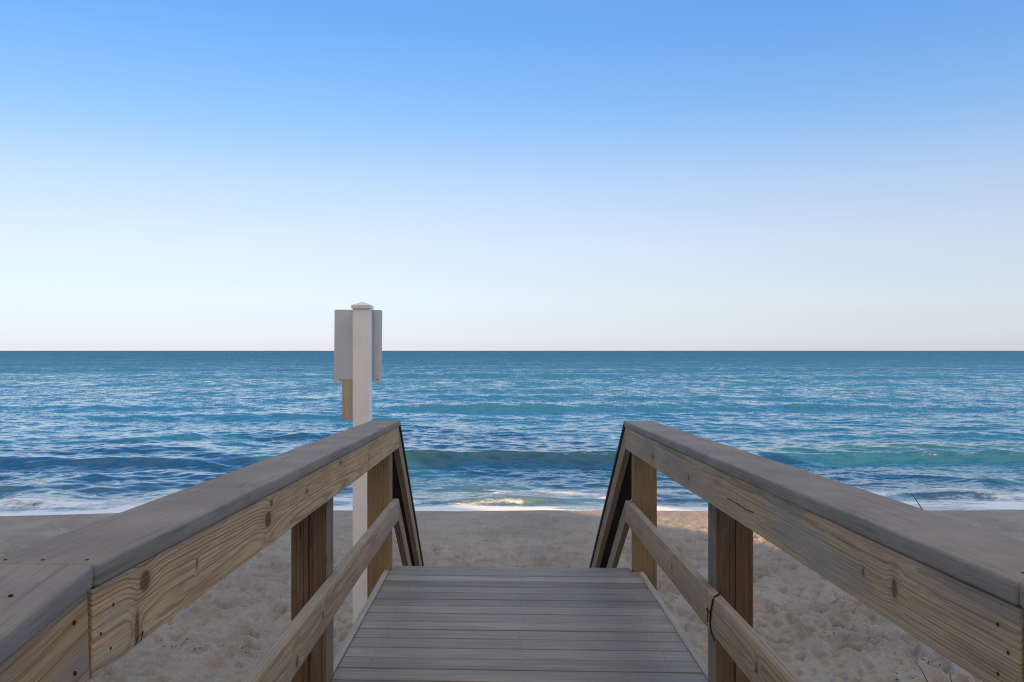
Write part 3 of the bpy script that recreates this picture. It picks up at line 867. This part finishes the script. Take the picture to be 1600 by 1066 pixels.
# panel fixed to the beach side of the post
yp = YS + wpost + .026
a_ = px_at(522.3, 484.3, yp); b_ = px_at(596.8, 597, yp)
def plate(name, x0, x1, z0, z1, y, t, r, mat, parent, roll=0.0):
    bm = bmesh.new()
    pts = []
    for (cx, cz, a0) in ((x1 - r, z1 - r, 0), (x0 + r, z1 - r, 90), (x0 + r, z0 + r, 180), (x1 - r, z0 + r, 270)):
        for k in range(6):
            an = R(a0 + k * 18)
            pts.append((cx + r * math.cos(an), cz + r * math.sin(an)))
    f = bm.faces.new([bm.verts.new((px - (x0 + x1) / 2, 0, pz - (z0 + z1) / 2)) for px, pz in pts])
    e = bmesh.ops.extrude_face_region(bm, geom=[f])
    bmesh.ops.translate(bm, verts=[v for v in e['geom'] if isinstance(v, bmesh.types.BMVert)], vec=(0, t, 0))
    bmesh.ops.recalc_face_normals(bm, faces=bm.faces)
    me = bpy.data.meshes.new(name); bm.to_mesh(me); bm.free()
    mw = Matrix.Translation(((x0 + x1) / 2, y, (z0 + z1) / 2)) @ Matrix.Rotation(roll, 4, 'Y')
    return link_mesh(name, me, mat, parent, mw)
pan = plate('sign_panel', a_.x, b_.x, b_.z, a_.z, yp, .004, .014, sign_m, sp, R(.5))
# fixing rail between post and panel, bolts
for zz_ in (a_.z - .09, b_.z + .09):
    boxo('bracket', px0 + .02, px1 - .012, YS + wpost + .001, yp - .0005, zz_ - .02, zz_ + .02, bolt_m, sp, 'x', .002)
for (u_, v_) in ((531.5, 593), (590, 593)):
    q_ = px_at(u_, v_, yp); screw(pan, Vector((0, 0, 0)), (0, -1, 0), .006)
    o_ = pan.children[-1]
    o_.name = 'bolt'
    o_.matrix_basis = pan.matrix_basis.inverted() @ Matrix.Translation(Vector((q_.x, yp - .001, q_.z)) - sp.location) @ Vector((0, -1, 0)).to_track_quat('Z', 'Y').to_matrix().to_4x4()
yb_ = YS + wpost + .004
a2_ = px_at(534.5, 597.5, yb_); b2_ = px_at(569, 657, yb_)
boxo('back_board', a2_.x, b2_.x, yb_, yb_ + .022, b2_.z, a2_.z + .03, tanb_m, sp, 'z', .002)

# ------------------------------------------------------------------ stalks standing in the sand
def stalk_mat(name, c1, c2):
    N = NT(name); c, p, r_ = N.local(0, False)
    return N.out(N.mix(N.noise(p, 30.0, 2.0), c1, c2), .7, .3)
stalk_m = stalk_mat('dry_stalk', (.055, .045, .035), (.10, .085, .06))
blade_m = stalk_mat('green_blade', (.035, .06, .03), (.05, .075, .035))
def stalk(y, pts, r0, r1, mat, label, group=None, flat=False):
    """pts: photo pixels from the foot up, all near distance y"""
    W = [px_at(u_, v_, y + .04 * i) for i, (u_, v_) in enumerate(pts)]
    W[0].z = min(W[0].z, sand_z(W[0].x, W[0].y) - .01)
    base = W[0].copy()
    bm = bmesh.new()
    rings = []
    n = len(W)
    fine_ = []
    for i in range(n - 1):
        for t in (0, .25, .5, .75):
            fine_.append(W[i].lerp(W[i + 1], t))
    fine_.append(W[-1])
    for i, q_ in enumerate(fine_):
        rr = r0 + (r1 - r0) * i / (len(fine_) - 1)
        rings.append([bm.verts.new(q_ - base + Vector((math.cos(k * math.pi / 3) * rr, math.sin(k * math.pi / 3) * rr * (.35 if flat else 1), 0))) for k in range(6)])
    for i in range(len(rings) - 1):
        for k in range(6):
            bm.faces.new([rings[i][k], rings[i][(k + 1) % 6], rings[i + 1][(k + 1) % 6], rings[i + 1][k]])
    bm.faces.new(rings[0][::-1]); bm.faces.new(rings[-1])
    me = bpy.data.meshes.new('grass_stalk'); bm.to_mesh(me); bm.free()
    for f in me.polygons: f.use_smooth = True
    o_ = link_mesh('grass_stalk', me, mat)
    o_.location = base
    return tag(o_, label, 'stalk', group)
stalk(11.0, [(1520, 905), (1480, 850), (1444, 800), (1433, 784), (1424, 770)], .014, .004, stalk_m, 'long dark dry stalk rising above the right railing cap against the water', 'dry beach stalks')
stalk(7.55, [(1458, 1085), (1448, 1063), (1437, 1042), (1424, 1026)], .007, .002, stalk_m, 'short dark broken stalk leaning left in the sand under the right railing', 'dry beach stalks')
stalk(7.55, [(1490, 1085), (1487, 1066), (1483, 1050)], .007, .002, blade_m, 'short green grass blade in the sand under the right railing', None, True)

# ------------------------------------------------------------------ bits on the sand
def scatter(name, n, mat, smin, smax, flatn, label, cat, seed, area, dens=None, spots=None):
    rr = random.Random(seed)
    bm = bmesh.new()
    for k in range(n):
        x_, y_ = rr.uniform(*area[0]), rr.uniform(*area[1])
        if spots and k % 2:
            sx_, sy_ = rr.choice(spots)
            x_, y_ = rr.gauss(sx_, .06), rr.gauss(sy_, .05)
        if dens and rr.random() > dens(x_, y_):
            continue
        s_ = rr.uniform(smin, smax)
        z_ = sand_z(x_, y_) + s_ * .12
        v0 = len(bm.verts)
        g_ = bmesh.ops.create_icosphere(bm, subdivisions=1, radius=1)
        m_ = Matrix.Translation((x_, y_, z_)) @ Matrix.Rotation(rr.uniform(0, 6.28), 4, 'Z') @ Matrix.Rotation(rr.uniform(-.5, .5), 4, 'X') @ Matrix.Diagonal((s_, s_ * rr.uniform(.3, .8), s_ * flatn, 1))
        for v in g_['verts']:
            v.co = m_ @ (v.co * rr.uniform(.7, 1.25))
    me = bpy.data.meshes.new(name); bm.to_mesh(me); bm.free()
    o_ = link_mesh(name, me, mat)
    tag(o_, label, cat, None, 'stuff')
weed_m = stalk_mat('dry_seaweed', (.035, .026, .02), (.07, .05, .035))
shell_m = stalk_mat('shell', (.72, .68, .62), (.60, .52, .45))
spots = []
for (u_, v_) in ((1303, 1003), (1364, 1001), (1380, 1000), (1310, 945), (1345, 975), (245, 1010), (262, 1013), (354, 1008), (368, 1023), (395, 1020), (300, 1015), (1400, 1058), (1450, 1033), (1420, 1030), (1290, 990)):
    yq_ = 8.5
    for it in range(6):
        yq_ = F * (CAMZ - sand_z((u_ - 800) / F * yq_, yq_)) / (v_ - 548)
    spots.append(((u_ - 800) / F * yq_, yq_))
scatter('seaweed_bits', 300, weed_m, .004, .016, .35, 'small dark scraps of dry seaweed scattered over the sand', 'seaweed', 5, ((-7, 8), (7.2, 15.5)), None, spots)
scatter('shell_bits', 420, shell_m, .006, .017, .4, 'tiny pale shell fragments scattered over the sand', 'shells', 6, ((-8, 9), (7.2, 16.5)))

# ------------------------------------------------------------------ the seafront blocks behind the walk, whose shade covers the beach
N = NT('render_wall'); c, p, r_ = N.local(0, False)
wall_m = N.out(N.mix(N.noise(p, .8, 4.0), (.55, .50, .44), (.62, .57, .50)), .8, .3)
N = NT('window_glass'); glass_m = N.out((.03, .04, .05), .08, .5)
dh = Vector((SDIR.x, SDIR.y, 0)).normalized()          # towards the sun
nh = Vector((-dh.y, dh.x, 0)) * 1.0
if nh.y < 0: nh = -nh
def seafront_block(d0, d1, near, deep, height, label):
    """block whose shade on the ground spans nh-coordinates d0..d1"""
    ang = math.atan2(dh.y, dh.x)
    c0 = dh * (near + deep / 2) + nh * ((d0 + d1) / 2)
    root = empty('apartment_building', (c0.x, c0.y, 0))
    root.rotation_euler = (0, 0, ang)
    tag(root, label, 'building', 'seafront buildings')
    wd = d1 - d0
    def bb(name, x0, x1, y0, y1, z0, z1, mat, bev=.02):
        bm = bmesh.new()
        bmesh.ops.create_cube(bm, size=1, matrix=Matrix.Translation(((x0 + x1) / 2, (y0 + y1) / 2, (z0 + z1) / 2)) @ Matrix.Diagonal((x1 - x0, y1 - y0, z1 - z0, 1)))
        me = bpy.data.meshes.new(name); bm.to_mesh(me); bm.free()
        return link_mesh(name, me, mat, root)
    bb('wall', -deep / 2, deep / 2, -wd / 2, wd / 2, -1, height, wall_m)
    bb('roof', -deep / 2 + .3, deep / 2 - .3, -wd / 2 + .3, wd / 2 - .3, height, height + .4, wall_m)
    for fl in range(int(height // 3)):
        z0 = .9 + fl * 3
        k = max(1, int(wd // 4))
        for i in range(k):
            yc = -wd / 2 + (i + .5) * wd / k
            bb('window', -deep / 2 - .03, -deep / 2 + .06, yc - .9, yc + .9, z0, z0 + 1.6, glass_m)
P0 = Vector((2.2, 15.7, 0)).dot(nh)
seafront_block(-34, P0 - .45, 26, 14, 20.0, 'pale rendered apartment block behind the walk on the left')
seafront_block(P0 + 2.7, P0 + 11.5, 26, 14, 20.0, 'pale rendered apartment block behind the walk on the right')
print('P0', P0, 'nh', nh)
